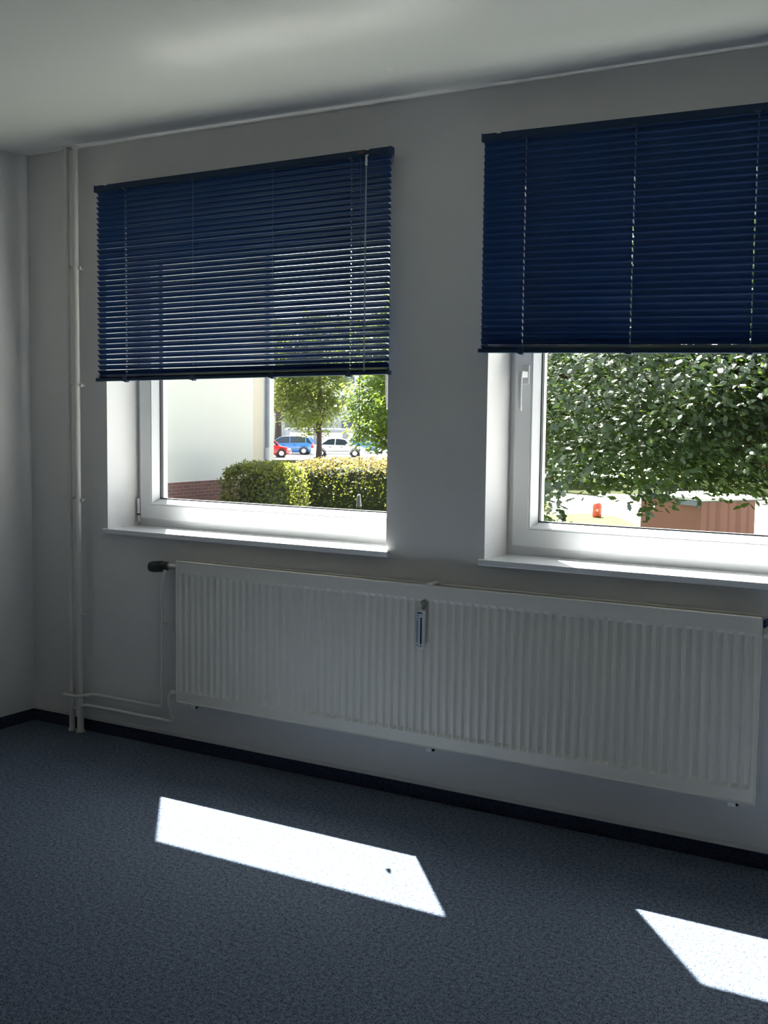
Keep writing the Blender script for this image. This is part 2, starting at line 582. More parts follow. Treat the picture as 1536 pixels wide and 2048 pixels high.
def blind(label, x0, x1, y0, ztop, zbot, slope_top, slope_bot, width, pitch, theta, ladders, holes, stack, wand_x, cord_x):
    """x0..x1 extents; ztop / zbot: top of head rail and underside of bottom rail at x0"""
    Lh = x1 - x0
    root = empty('venetian_blind', (x0, y0, ztop))
    tag(root, label, 'blind', 'blue venetian blinds at the windows')
    fi = fix(root)
    def P(mb, name, m, par=root, lab=None, shear=None):
        if shear is not None:
            mb.v = [(a, b, c + shear * (a - x0)) for a, b, c in mb.v]
        o = mb.build(name, m)
        adopt(o, par, fi)
        if lab: o['label'] = lab
        return o
    hr = MB()
    hr.bevbox(x0, x1, y0 - 0.0135, y0 + 0.0135, ztop - 0.026, ztop, 0.002)
    head = P(hr, 'head_rail', MT['rail'], shear=slope_top)
    for xe in (x0 - 0.002, x1 - 0.004):
        P(MB().bevbox(xe, xe + 0.006, y0 - 0.015, y0 + 0.015, ztop - 0.0275, ztop + 0.001, 0.001), 'end_cap', MT['clip'], head, shear=slope_top)
    for xb_ in (x0 + 0.065, x1 - 0.095):
        b = MB()
        b.box(xb_ - 0.008, xb_ + 0.008, y0 - 0.0145, 0.0, ztop + 0.0005, ztop + 0.003)
        b.box(xb_ - 0.008, xb_ + 0.008, y0 - 0.0165, y0 - 0.0145, ztop - 0.004, ztop + 0.003)
        b.box(xb_ - 0.008, xb_ + 0.008, -0.003, 0.0, ztop - 0.02, ztop + 0.003)
        P(b, 'wall_bracket', MT['white'], root, 'small pale mounting bracket', shear=slope_top)
    # slats
    me = slat_mesh(width, Lh - 0.006, [h - x0 - 0.003 for h in holes], theta)
    flat = slat_mesh(width, Lh - 0.006, [h - x0 - 0.003 for h in holes], R(12))
    zs_top = ztop - 0.026 - width * 0.5 * math.sin(theta) + 0.003
    zrail = zbot + 0.0075
    zst = zrail + 0.0075
    zs = []
    k = 0
    zlow = zst + stack * 0.0042 + width * 0.5 * math.sin(theta) + 0.001
    n = int((zs_top - zlow) / pitch)
    for i in range(n + 1):
        zs.append((zs_top - i * pitch * ((zs_top - zlow) / (pitch * n)), me, theta))
    for i in range(stack):
        zs.append((zst + 0.001 + i * 0.0042, flat, 0))
    first = None
    for i, (z, mesh, th) in enumerate(zs):
        o = bpy.data.objects.new('slat', mesh)
        col.objects.link(o)
        t = (ztop - z) / (ztop - zbot)
        sl = slope_top + (slope_bot - slope_top) * t
        jit = random.uniform(-0.0003, 0.0003)
        o.parent = root
        o.location = (0.003, random.uniform(-0.0004, 0.0004), z - ztop + jit)
        o.rotation_euler = (random.uniform(-0.004, 0.004), -math.atan(sl), 0)
        s = o.modifiers.new('thickness', 'SOLIDIFY')
        s.thickness = 0.0004
        s.offset = 0
    # bottom rail
    br = MB()
    br.bevbox(x0, x1, y0 - 0.0125, y0 + 0.0125, zbot, zbot + 0.014, 0.004, 3)
    rail = P(br, 'bottom_rail', MT['rail'], shear=slope_bot)
    for xe in (x0 - 0.003, x1 - 0.004):
        P(MB().bevbox(xe, xe + 0.007, y0 - 0.0135, y0 + 0.0135, zbot - 0.001, zbot + 0.015, 0.003), 'end_cap', MT['clip'], rail, shear=slope_bot)
    for lx in ladders:
        # two ladder strings plus rungs, hugging the slat edges
        la = MB()
        dy = width * 0.5 * math.cos(theta) + 0.002
        zt, zb_ = ztop - 0.026 + slope_top * (lx - x0), zbot + 0.004 + slope_bot * (lx - x0)
        for s in (-1, 1):
            la.tube([(lx + 0.004, y0 + s * dy, zt), (lx + 0.004, y0 + s * dy, zb_)], 0.0007, 6)
        P(la, 'ladder_cord', MT['lcord'])
        kb = MB().lathe([(0.0, -0.004), (0.009, -0.004), (0.011, 0.0), (0.010, 0.006), (0.0, 0.006)], (lx, y0, zbot - 0.002 + slope_bot * (lx - x0)), (0, 0, 1), 14)
        kb.box(lx - 0.011, lx + 0.011, y0 - 0.0155, y0 - 0.0125, zbot - 0.003 + slope_bot * (lx - x0), zbot + 0.017 + slope_bot * (lx - x0))
        P(kb, 'rail_clip', MT['clip'], rail)
        P(MB().bevbox(lx - 0.010, lx + 0.010, y0 - 0.015, y0 + 0.0, zt - 0.003, zt + 0.006, 0.0015), 'cord_guide', MT['clip'], head)
    for hx in holes:
        zt, zb_ = ztop - 0.026 + slope_top * (hx - x0), zbot + 0.004 + slope_bot * (hx - x0)
        P(MB().tube([(hx, y0 + 0.002, zt), (hx, y0 + 0.002, zb_)], 0.0007, 6), 'lift_cord', MT['lcord'])
    if wand_x is not None:
        zt = ztop - 0.022
        wd = MB().tube([(wand_x, y0 - 0.024, zt - 0.015), (wand_x - 0.002, y0 - 0.024, zbot + 0.03)], 0.0032, 8)
        wo_ = P(wd, 'tilt_wand', MT['wand'], lab='clear plastic tilt wand')
        hk = MB().tube([(wand_x, y0 - 0.0135, ztop - 0.012), (wand_x, y0 - 0.024, ztop - 0.016), (wand_x, y0 - 0.024, zt - 0.03)], [0.003, 0.0042, 0.0045], 8)
        P(hk, 'wand_hook', MT['white'], wo_, 'pale hook at the top of the wand')
    if cord_x is not None:
        ca = MB().tube([(cord_x - 0.004, y0 - 0.019, ztop - 0.02), (cord_x, y0 - 0.0195, zbot), (cord_x + 0.003, y0 - 0.0195, 1.145)], 0.0011, 6)
        co = P(ca, 'pull_cord', MT['cord'])
        ta = MB().lathe([(0.0, 0.0), (0.0045, 0.0), (0.0065, -0.006), (0.0085, -0.030), (0.0105, -0.042), (0.0105, -0.045), (0.0, -0.045)], (cord_x + 0.003, y0 - 0.0195, 1.15), (0, 0, 1), 16)
        P(ta, 'cord_tassel', MT['white'], co, 'white plastic bell pull')
        lbx = wand_x - 0.030
        P(MB().box(lbx - 0.012, lbx + 0.012, y0 - 0.0142, y0 - 0.0134, ztop - 0.015 + slope_top * Lh, ztop - 0.005 + slope_top * Lh), 'label_sticker', mat('brown_red_sticker', (0.16, 0.05, 0.03), 0.6), head, 'small brownish red sticker')
    return root

blind('dark blue blind with open slats, left of the two, over the parked cars', -0.979, 0.493, -0.052, 2.414, 1.5805, 0.007, 0.013, 0.025, 0.0222, R(48),
      [-0.811, -0.440, -0.038, 0.321], [-0.811, 0.321], 3, 0.399, 0.376)
blind('dark blue closed blind, right of the two, above the leafy oak branches', 0.857, 2.310, -0.038, 2.429, 1.6735, -0.013, -0.020, 0.025, 0.0225, R(68),
      [1.019, 1.406, 1.796, 2.18], [1.019, 1.406, 1.796, 2.18], 3, None, None)

# ------------------------------------------------------------------ radiator
rx0, rx1, rz0, rz1 = -0.522, 1.871, 0.228, 0.827
rad = empty('panel_radiator', (rx0, -0.06, rz0))
tag(rad, 'long white ribbed panel radiator under both windows', 'radiator')
rfi = fix(rad)
def RP(mb, name, m, par=rad, lab=None):
    o = mb.build(name, m)
    adopt(o, par, rfi)
    if lab: o['label'] = lab
    return o

def ribbed(yf, sgn):
    p = 0.03335
    n = int(round((rx1 - rx0 - 0.03) / p))
    start = rx0 + 0.015 + ((rx1 - rx0 - 0.03) - n * p) / 2
    xs = [(rx0, 0.0), (rx0 + 0.004, 0.0)]
    for i in range(n):
        b = start + i * p
        # a narrow raised ridge, sloping sides and a wide recessed channel
        xs += [(b + 0.0015, 0.0), (b + 0.0075, 1.0), (b + 0.0165, 1.12), (b + 0.0255, 1.0), (b + 0.0315, 0.0)]
    xs += [(rx1 - 0.004, 0.0), (rx1, 0.0)]
    zs = [(rz0, 0), (rz0 + 0.002, 0), (rz0 + 0.043, 0), (rz0 + 0.056, 1), (rz1 - 0.060, 1), (rz1 - 0.047, 0), (rz1 - 0.002, 0), (rz1, 0)]
    depth = 0.0115
    vs_ = []
    for (z, k) in zs:
        for (x, d) in xs:
            vs_.append((x, yf + sgn * depth * d * k, z))
    nx = len(xs)
    fs_ = []
    for i in range(len(zs) - 1):
        for j in range(nx - 1):
            fs_.append((i * nx + j, i * nx + j + 1, (i + 1) * nx + j + 1, (i + 1) * nx + j))
    mb = MB().add(vs_, fs_, False)
    return mb

fp = RP(ribbed(-0.080, 1), 'front_panel', MT['rad'])
md = fp.modifiers.new('bevel_shade', 'SOLIDIFY'); md.thickness = 0.0015; md.offset = 0
bp_ = RP(ribbed(-0.022, -1), 'rear_panel', MT['rad'])
md = bp_.modifiers.new('sheet', 'SOLIDIFY'); md.thickness = 0.0015; md.offset = 0
seam = MB()
seam.tube([(rx0, -0.0805, rz1), (rx1, -0.0805, rz1)], 0.0035, 8)
seam.tube([(rx0, -0.0805, rz0), (rx1, -0.0805, rz0)], 0.0035, 8)
seam.tube([(rx0, -0.0805, rz0), (rx0, -0.0805, rz1)], 0.0035, 8)
seam.tube([(rx1, -0.0805, rz0), (rx1, -0.0805, rz1)], 0.0035, 8)
RP(seam, 'folded_rim', MT['rad'])
seam2 = MB()
seam2.tube([(rx0, -0.022, rz1), (rx1, -0.022, rz1)], 0.0035, 8)
seam2.tube([(rx0, -0.022, rz0), (rx1, -0.022, rz0)], 0.0035, 8)
RP(seam2, 'rear_rim', MT['rad'])
fins = MB()
nfin = 71
for i in range(nfin):
    x = rx0 + 0.03 + i * (rx1 - rx0 - 0.06) / (nfin - 1)
    fins.box(x - 0.0006, x + 0.0006, -0.066, -0.036, rz0 + 0.06, rz1 - 0.06)
RP(fins, 'convector_fins', MT['radin'])
hd = MB()
hd.tube([(rx0 + 0.002, -0.051, rz1 - 0.028), (rx1 - 0.002, -0.051, rz1 - 0.028)], 0.017, 14)
hd.tube([(rx0 + 0.002, -0.051, rz0 + 0.028), (rx1 - 0.002, -0.051, rz0 + 0.028)], 0.017, 14)
RP(hd, 'header_tubes', MT['rad'])
for x in (-0.432, 0.694, 1.80):
    b = MB().bevbox(x - 0.013, x + 0.013, -0.084, -0.057, rz0 - 0.019, rz0 - 0.004, 0.002)
    b.box(x - 0.011, x + 0.011, -0.059, -0.0105, rz0 - 0.016, rz0 - 0.008)
    bo = RP(b, 'bracket', MT['white'], rad, 'small white bracket clip under the radiator')
    RP(MB().tube([(x + 0.013, -0.077, rz0 - 0.012), (x + 0.020, -0.077, rz0 - 0.012)], 0.0045, 8), 'screw', MT['black'], bo, 'dark screw head')
tb = MB().bevbox(0.677, 0.699, -0.087, -0.016, rz1 + 0.0035, rz1 + 0.011, 0.002)
tb.tube([(0.688, -0.082, rz1 + 0.009), (0.688, -0.0885, rz1 + 0.009)], 0.006, 10)
tb.box(0.681, 0.695, -0.017, -0.0105, rz1 - 0.02, rz1 + 0.005)
RP(tb, 'top_bracket', MT['white'], rad, 'pale clip on the top edge of the radiator')
pl = MB().lathe([(0.0, 0.030), (0.006, 0.030), (0.006, 0.016), (0.013, 0.016), (0.013, 0.0), (0, 0)], (rx1 + 0.001, -0.051, rz1 - 0.055), (1, 0, 0), 14)
RP(pl, 'bleed_plug', MT['rad'])
lb = MB().bevbox(rx1 + 0.004, rx1 + 0.012, -0.076, -0.035, rz1 - 0.03, rz1 - 0.004, 0.002)
RP(lb, 'dark_tag', MT['navy'], rad, 'small dark tag on the right end')

ds = []
for k in range(18):
    a = 2 * PI * k / 18
    rr = 1 + 0.25 * math.sin(3 * a + 0.6) + 0.12 * math.sin(5 * a)
    ds.append((0.664 + math.cos(a) * 0.011 * rr, 0.757 + math.sin(a) * 0.017 * rr))
dm = MB().add([(x, -0.0835, z) for x, z in ds] + [(x, -0.0785, z) for x, z in ds],
              [tuple(range(18)), tuple(range(35, 17, -1))] + [(k, (k + 1) % 18, 18 + (k + 1) % 18, 18 + k) for k in range(18)])
RP(dm, 'dust_smudge', MT['soot'], rad, 'grey green dust smudge above the heat meter')

# thermostatic valve at the left end of the radiator
valve = empty('radiator_thermostat', (-0.62, -0.09, 0.79))
tag(valve, 'dark thermostat knob sticking out left of the radiator top', 'thermostat')
vfi = fix(valve)
def VP(mb, name, m, par=valve, lab=None):
    o = mb.build(name, m)
    adopt(o, par, vfi)
    if lab: o['label'] = lab
    return o
vz, vy = 0.799, -0.051
ax = Vector((-1, -0.12, -0.10)).normalized()
org = Vector((-0.590, vy, vz))
kn = MB().lathe([(0.0, 0.0), (0.016, 0.0), (0.019, 0.008), (0.021, 0.02), (0.0225, 0.07), (0.0225, 0.088), (0.0205, 0.094), (0.0, 0.094)], org, ax, 22)
ko = VP(kn, 'knob', MT['dark'])
rb = MB()
for k in range(16):
    a = 2 * PI * k / 16
    u = ax.cross(Vector((0, 0, 1))).normalized()
    w_ = ax.cross(u)
    d = (u * math.cos(a) + w_ * math.sin(a)) * 0.0222
    rb.tube([org + ax * 0.03 + d, org + ax * 0.082 + d], 0.0017, 6)
VP(rb, 'grip_ridges', MT['dark'], ko)
VP(MB().lathe([(0.0, 0.0), (0.006, 0.0), (0.005, 0.003), (0.0, 0.003)], org + ax * 0.0942, ax, 12), 'end_button', MT['white'], ko, 'pale dot on the knob end')
vb = MB()
vb.lathe([(0.0, -0.012), (0.015, -0.012), (0.015, 0.0), (0.012, 0.0), (0.012, 0.012), (0, 0.012)], org, ax, 6)
vb.tube([org + Vector((0.01, 0, 0)), Vector((rx0 + 0.004, vy, rz1 - 0.028))], [0.013, 0.013], 12)
VP(vb, 'valve_body', MT['chrome'], valve, 'metal valve body')

# heat cost meter on the middle of the radiator
mx0, mx1, mz0, mz1 = 0.641, 0.675, 0.594, 0.736
my = -0.0812
meter = empty('heat_meter', (0.658, my, mz0))
tag(meter, 'narrow blue white heat meter with a black tube on the radiator front', 'heat meter')
mfi = fix(meter)
def MP(mb, name, m, lab=None, par=meter):
    o = mb.build(name, m)
    adopt(o, par, mfi)
    if lab: o['label'] = lab
    return o
MP(MB().bevbox(mx0, mx1, my - 0.014, my, mz0, mz1, 0.003), 'housing', MT['white'])
yf = my - 0.0145
MP(MB().box(mx0 + 0.002, mx1 - 0.004, yf, my - 0.012, mz0 + 0.003, mz1 - 0.003), 'face_plate', MT['scale'], 'pale blue scale plate')
MP(MB().tube([(mx0 + 0.021, yf - 0.0008, mz0 + 0.018), (mx0 + 0.021, yf - 0.0008, mz1 - 0.026)], 0.0030, 8), 'tube', MT['black'], 'black measuring tube')
MP(MB().box(mx0 + 0.0035, mx0 + 0.0062, yf - 0.0006, yf, mz0 + 0.022, mz1 - 0.038), 'scale_line', MT['navy'], 'dark scale line')
MP(MB().box(mx0 + 0.004, mx0 + 0.024, yf - 0.0006, yf, mz1 - 0.012, mz1 - 0.007), 'header_bar', MT['navy'], 'dark bar at the top of the scale')
tk = MB()
for i in range(12):
    z = mz0 + 0.026 + i * 0.0062
    tk.box(mx0 + 0.010, mx0 + 0.0125, yf - 0.0005, yf, z, z + 0.0011)
    tk.box(mx0 + 0.0245, mx0 + 0.0262, yf - 0.0005, yf, z, z + 0.0008)
tk.box(mx0 + 0.005, mx0 + 0.009, yf - 0.0005, yf, mz1 - 0.022, mz1 - 0.018)
tk.box(mx0 + 0.005, mx0 + 0.009, yf - 0.0005, yf, mz1 - 0.033, mz1 - 0.029)
tk.box(mx0 + 0.005, mx0 + 0.009, yf - 0.0005, yf, mz0 + 0.010, mz0 + 0.014)
MP(tk, 'scale_ticks', MT['navy'], 'fine dark scale marks')
MP(MB().box(mx0 + 0.015, mx0 + 0.029, yf - 0.0005, yf, mz0 + 0.004, mz0 + 0.016), 'seal_field', MT['white'], 'white field at the foot')
MP(MB().lathe([(0, 0.0012), (0.0036, 0.0012), (0.0036, 0), (0, 0)], (mx0 + 0.021, yf - 0.0004, mz0 + 0.010), (0, -1, 0), 14), 'seal', MT['orange'], 'orange seal dot')

for o in (rad, valve, meter):
    o.location.y += 0.010

# ------------------------------------------------------------------ heating pipes
def pipe_thing(label, loc, group=None):
    o = empty('heating_pipe', loc)
    tag(o, label, 'pipe', group)
    return o
def bend(pts, r=0.018, n=5):
    """round the corners of a polyline"""
    pts = [Vector(p) for p in pts]
    out = [pts[0]]
    for i in range(1, len(pts) - 1):
        a, b, c = pts[i - 1], pts[i], pts[i + 1]
        d1, d2 = (a - b), (c - b)
        rr = min(r, d1.length * 0.45, d2.length * 0.45)
        p0, p1 = b + d1.normalized() * rr, b + d2.normalized() * rr
        for k in range(n + 1):
            t = k / n
            out.append(p0 * (1 - t) ** 2 + b * 2 * t * (1 - t) + p1 * t * t)
    out.append(pts[-1])
    return out

PYL, PYR = -0.042, -0.042
XPL, XPR = -1.168, -1.116
def riser(x, y, rad_, label, clamps, low):
    o = pipe_thing(label, (x, y, 0), 'heating risers in the corner')
    fi = fix(o)
    q = MB().tube([(x, y, low), (x, y, H)], rad_, 16).build('pipe', MT['pipe'], None)
    q.parent = o; q.matrix_parent_inverse = fi
    s = MB().tube([(x, y, 0.0), (x, y, low + 0.004)], rad_ * 1.25, 16)
    s.tube([(x, y, 0.0), (x, y, 0.008)], rad_ * 1.7, 16)
    q = s.build('floor_sleeve', MT['pipe']); q.parent = o; q.matrix_parent_inverse = fi
    q = MB().tube([(x, y, H - 0.01), (x, y, H)], rad_ * 1.5, 16).build('ceiling_collar', MT['pipe']); q.parent = o; q.matrix_parent_inverse = fi
    for z in clamps:
        c = MB()
        c.tube([(x, y, z - 0.008), (x, y, z + 0.008)], rad_ * 1.22, 16)
        c.tube([(x, y, z), (x, 0.0, z)], 0.0045, 8)
        c.box(x - rad_ - (0.028 if x == XPL else 0.010), x + rad_ + (0.010 if x == XPL else 0.016), y - 0.003, y + 0.003, z - 0.007, z + 0.007)
        q = c.build('clamp', MT['pipe']); q.parent = o; q.matrix_parent_inverse = fi
        d = MB().tube([(x + rad_ + 0.008, y - 0.003, z), (x + rad_ + 0.008, y - 0.007, z)], 0.0038, 8).build('clamp_screw', MT['chrome'])
        d.parent = q
    return o
riser(XPL, PYL, 0.0105, 'thin white riser pipe nearer the corner, left of its pair', (2.085, 1.575, 1.062), 0.165)
riser(XPR, PYR, 0.0125, 'white riser pipe nearer the window, right of its pair', (2.075, 1.565, 1.055, 0.536), 0.12)

o = pipe_thing('upper thin white branch pipe running to the thermostat knob', (XPL, PYL, 0.178))
fi = fix(o)
pts = bend([(XPL, PYL, 0.179), (XPL, PYL - 0.052, 0.177), (XPR - 0.03, PYL - 0.052, 0.175), (XPR + 0.028, PYL - 0.050, 0.176), (XPR + 0.065, -0.030, 0.179), (-0.640, -0.030, 0.178), (-0.640, -0.030, 0.62), (-0.625, vy, 0.70), (-0.600, vy, 0.785)], 0.02)
q = MB().tube(pts, 0.0080, 12).build('pipe', MT['pipe']); q.parent = o; q.matrix_parent_inverse = fi
cl = MB().tube([(-0.640, -0.030, 0.532), (-0.640, -0.030, 0.548)], 0.0105, 12)
cl.tube([(-0.640, -0.03, 0.54), (-0.640, 0, 0.54)], 0.004, 8)
cl.box(-0.652, -0.624, -0.033, -0.027, 0.534, 0.546)
q = cl.build('clamp', MT['pipe']); q.parent = o; q.matrix_parent_inverse = fi
q = MB().tube([(XPL, PYL, 0.165), (XPL, PYL, 0.192)], 0.0130, 14).build('tee_fitting', MT['pipe']); q.parent = o; q.matrix_parent_inverse = fi

o = pipe_thing('lower thin white branch pipe running to the radiator foot', (XPR, PYR, 0.125))
fi = fix(o)
pts = bend([(XPL - 0.0, PYR + 0.006, 0.098), (XPR, PYR, 0.112), (XPR + 0.03, -0.040, 0.128), (-0.575, -0.040, 0.125), (-0.585, -0.050, 0.225), (-0.570, vy, rz0 + 0.028), (rx0 + 0.004, vy, rz0 + 0.028)], 0.016)
q = MB().tube(pts, 0.0085, 12).build('pipe', MT['pipe']); q.parent = o; q.matrix_parent_inverse = fi
q = MB().tube([(-0.566, vy, rz0 + 0.028), (-0.535, vy, rz0 + 0.028)], 0.013, 12).build('union_nut', MT['pipe']); q.parent = o; q.matrix_parent_inverse = fi
q = MB().tube([(-0.534, vy, rz0 + 0.028), (-0.526, vy, rz0 + 0.028)], 0.0135, 12).build('union_ring', MT['black']); q.parent = o; q.matrix_parent_inverse = fi

# ------------------------------------------------------------------ outside: ground
G = -1.75
struct(MB().box(-140, 90, T, 190, G - 0.5, G).build('ground', MT['asphalt']), 'pale sunlit paving outside', 'ground')
# lawns
def lawn(poly, label, m, name='lawn'):
    o = MB().prism(poly, G, G + 0.06).build(name, m)
    return struct(o, label, 'lawn')
lawn([(-14.2, 0.5), (6.0, 0.5), (5, 15), (-2.2, 22), (-7.2, 27.6), (-8.6, 30.0), (-9.6, 31.6), (-10.7, 32.3), (-11.4, 31.2), (-12.2, 28.5), (-14.2, 24)], 'green lawn with a rounded tip below the right window', MT['grass'])
lawn([(-44, 30), (-20, 30), (-23, 52), (-34.5, 61.5), (-40, 62.5), (-52, 58)], 'dry lawn between the hedges and the car park', MT['drygrass'])
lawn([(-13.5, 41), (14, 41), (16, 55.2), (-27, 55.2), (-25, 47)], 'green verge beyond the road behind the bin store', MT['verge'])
lawn([(-120, 100), (40, 100), (40, 170), (-120, 170)], 'pale dry grass far behind the parked cars', MT['drygrass'])
struct(MB().box(-13.6, 14.2, 40.8, 41.0, G, G + 0.14).build('kerb', MT['kerb']), 'pale kerb in front of the far verge', 'kerb')

# ------------------------------------------------------------------ outside: neighbouring wing
wing = empty('building_wing', (-14.3, 10, G))
tag(wing, 'white rendered house wing with a brick base, seen left in the left window', 'building')
fi = fix(wing)
def WP(mb, name, m, par=wing, lab=None):
    o = mb.build(name, m)
    adopt(o, par, fi)
    if lab: o['label'] = lab
    return o
WP(MB().box(-26, -14.3, T + 0.01, 19.45, -0.09, 9.0), 'wall', MT['render'])
WP(MB().box(-26, -14.27, T + 0.01, 19.42, G, -0.09), 'brick_plinth', MT['brick'], lab='red brick plinth')
WP(MB().box(-26.2, -14.0, T + 0.01, 19.75, 9.0, 9.3), 'roof_slab', MT['roof'])
WP(MB().box(-14.302, -14.296, 18.62, 18.95, -0.09, 9.0), 'wall_band', MT['beige'], lab='beige strip beside the downpipe')
dp = MB().tube([(-14.235, 19.10, 0.62), (-14.235, 19.10, 9.0)], 0.05, 12)
for z in (1.2, 3.2, 5.2, 7.2):
    dp.tube([(-14.235, 19.10, z), (-14.235, 19.10, z + 0.05)], 0.056, 12)
    dp.tube([(-14.235, 19.10, z + .02), (-14.30, 19.10, z + .02)], 0.012, 6)
WP(dp, 'downpipe', MT['zinc'], lab='grey blue metal downpipe')
WP(MB().tube([(-14.235, 19.10, G), (-14.235, 19.10, 0.63)], 0.06, 12), 'standpipe', MT['pvcgrey'], lab='pale foot of the downpipe')

# ------------------------------------------------------------------ plants
OAK = [(0.0, -0.5), (0.10, -0.36), (0.20, -0.24), (0.13, -0.15), (0.30, 0.0), (0.19, 0.10), (0.32, 0.26), (0.17, 0.33), (0.12, 0.47),
       (0.0, 0.52), (-0.12, 0.47), (-0.17, 0.33), (-0.32, 0.26), (-0.19, 0.10), (-0.30, 0.0), (-0.13, -0.15), (-0.20, -0.24), (-0.10, -0.36)]
DIA = [(0, -0.5), (0.28, -0.1), (0.24, 0.2), (0, 0.5), (-0.24, 0.2), (-0.28, -0.1)]
QUAD = [(0, -0.5), (0.33, 0.05), (0, 0.5), (-0.33, 0.05)]

def leaves(mb, centres, size, shape, rng, upness=0.6, heart=None):
    for c in centres:
        nrm = Vector((rng.gauss(0, 1), rng.gauss(0, 1), rng.gauss(0, 1))).normalized()
        pref = Vector((0, 0, 1))
        if heart is not None:                       # leaves face up and away from the heart of the crown
            ow = Vector(c) - heart
            ow.z *= 0.3
            pref = (pref + ow.normalized() * 0.6).normalized()
        nrm = (nrm * (1 - upness) + pref * upness).normalized()
        a = rng.uniform(0, 2 * PI)
        t = nrm.orthogonal().normalized()
        t = (Matrix.Rotation(a, 3, nrm) @ t)
        b = nrm.cross(t)
        s = size * rng.uniform(0.7, 1.25)
        cc = Vector(c)
        n = len(shape)
        mb.add([cc + t * (px * s) + b * (py * s) - nrm * (abs(px) * s * 0.25 + py * py * s * 0.3) for px, py in shape], [tuple(range(n))], False)

def crown_points(rng, blobs, nclump, per, sig, shell=0.55, zmin=None):
    tot = sum(b[3] * b[4] * b[5] for b in blobs)
    out = []
    for (cx, cy, cz, rx, ry, rz) in blobs:
        k = max(1, int(nclump * rx * ry * rz / tot))
        for i in range(k):
            d = Vector((rng.gauss(0, 1), rng.gauss(0, 1), rng.gauss(0, 1))).normalized()
            r_ = rng.uniform(shell ** 3, 1) ** (1 / 3)
            c = Vector((cx + d.x * rx * r_, cy + d.y * ry * r_, cz + d.z * rz * r_))
            if zmin is not None and c.z < zmin + 0.2:
                c.z = zmin + rng.uniform(0.1, 0.7)
            for j in range(per):
                p = c + Vector((rng.gauss(0, sig), rng.gauss(0, sig), rng.gauss(0, sig * 0.6)))
                out.append(p)
    return out

def tree(name, label, base, trunk_r, trunk_h, blobs, nclump, per, sig, size, shape, m, seed, group=None, shell=0.55, zmin=None, extra=None, upness=0.6, boughs=7):
    rng = random.Random(seed)
    bx, by, bz = base
    root = empty(name, base)
    tag(root, label, 'tree', group)
    fi = fix(root)
    top = max(b[2] for b in blobs)
    q = MB().tube([(bx, by, bz), (bx + 0.02, by, bz + trunk_h * 0.5), (bx, by + 0.05, bz + trunk_h), (bx + 0.05, by, top + 0.3)],
                  [trunk_r * 1.25, trunk_r, trunk_r * 0.85, trunk_r * 0.3], 12).build('trunk', MT['bark'])
    q.parent = root; q.matrix_parent_inverse = fi
    for i in range(boughs):
        b = blobs[i % len(blobs)]
        s = Vector((bx, by, bz + trunk_h * rng.uniform(0.75, 1.1)))
        e = Vector((b[0] + rng.uniform(-.75, .75) * b[3], b[1] + rng.uniform(-.75, .75) * b[4], b[2] + rng.uniform(-.5, .5) * b[5]))
        mid = (s + e) / 2 + Vector((rng.uniform(-.2, .2), rng.uniform(-.2, .2), 0.2))
        bo = MB().tube([s, mid, e], [trunk_r * 0.4, trunk_r * 0.22, trunk_r * 0.05], 7)
        for k in range(4):
            e2 = mid.lerp(e, rng.uniform(0.1, 0.8))
            e3 = e2 + Vector((rng.uniform(-1, 1) * b[3] * .4, rng.uniform(-1, 1) * b[4] * .4, rng.uniform(-.3, .3) * b[5]))
            bo.tube([e2, e3], [trunk_r * 0.12, trunk_r * 0.03], 5)
        q = bo.build('branch', MT['bark']); q.parent = root; q.matrix_parent_inverse = fi
    pts = crown_points(rng, blobs, nclump, per, sig, shell, zmin)
    mb = MB(); mb.keep = True
    heart = Vector(blobs[0][:3])
    leaves(mb, pts, size, shape, rng, upness, heart)
    if extra:
        for (c, k, sg, sz) in extra:
            leaves(mb, [Vector(c) + Vector((rng.gauss(0, sg[0]), rng.gauss(0, sg[1]), rng.gauss(0, sg[2]))) for _ in range(k)], sz, shape, rng, upness, heart)
    q = mb.build('foliage', m); q.parent = root; q.matrix_parent_inverse = fi
    return root

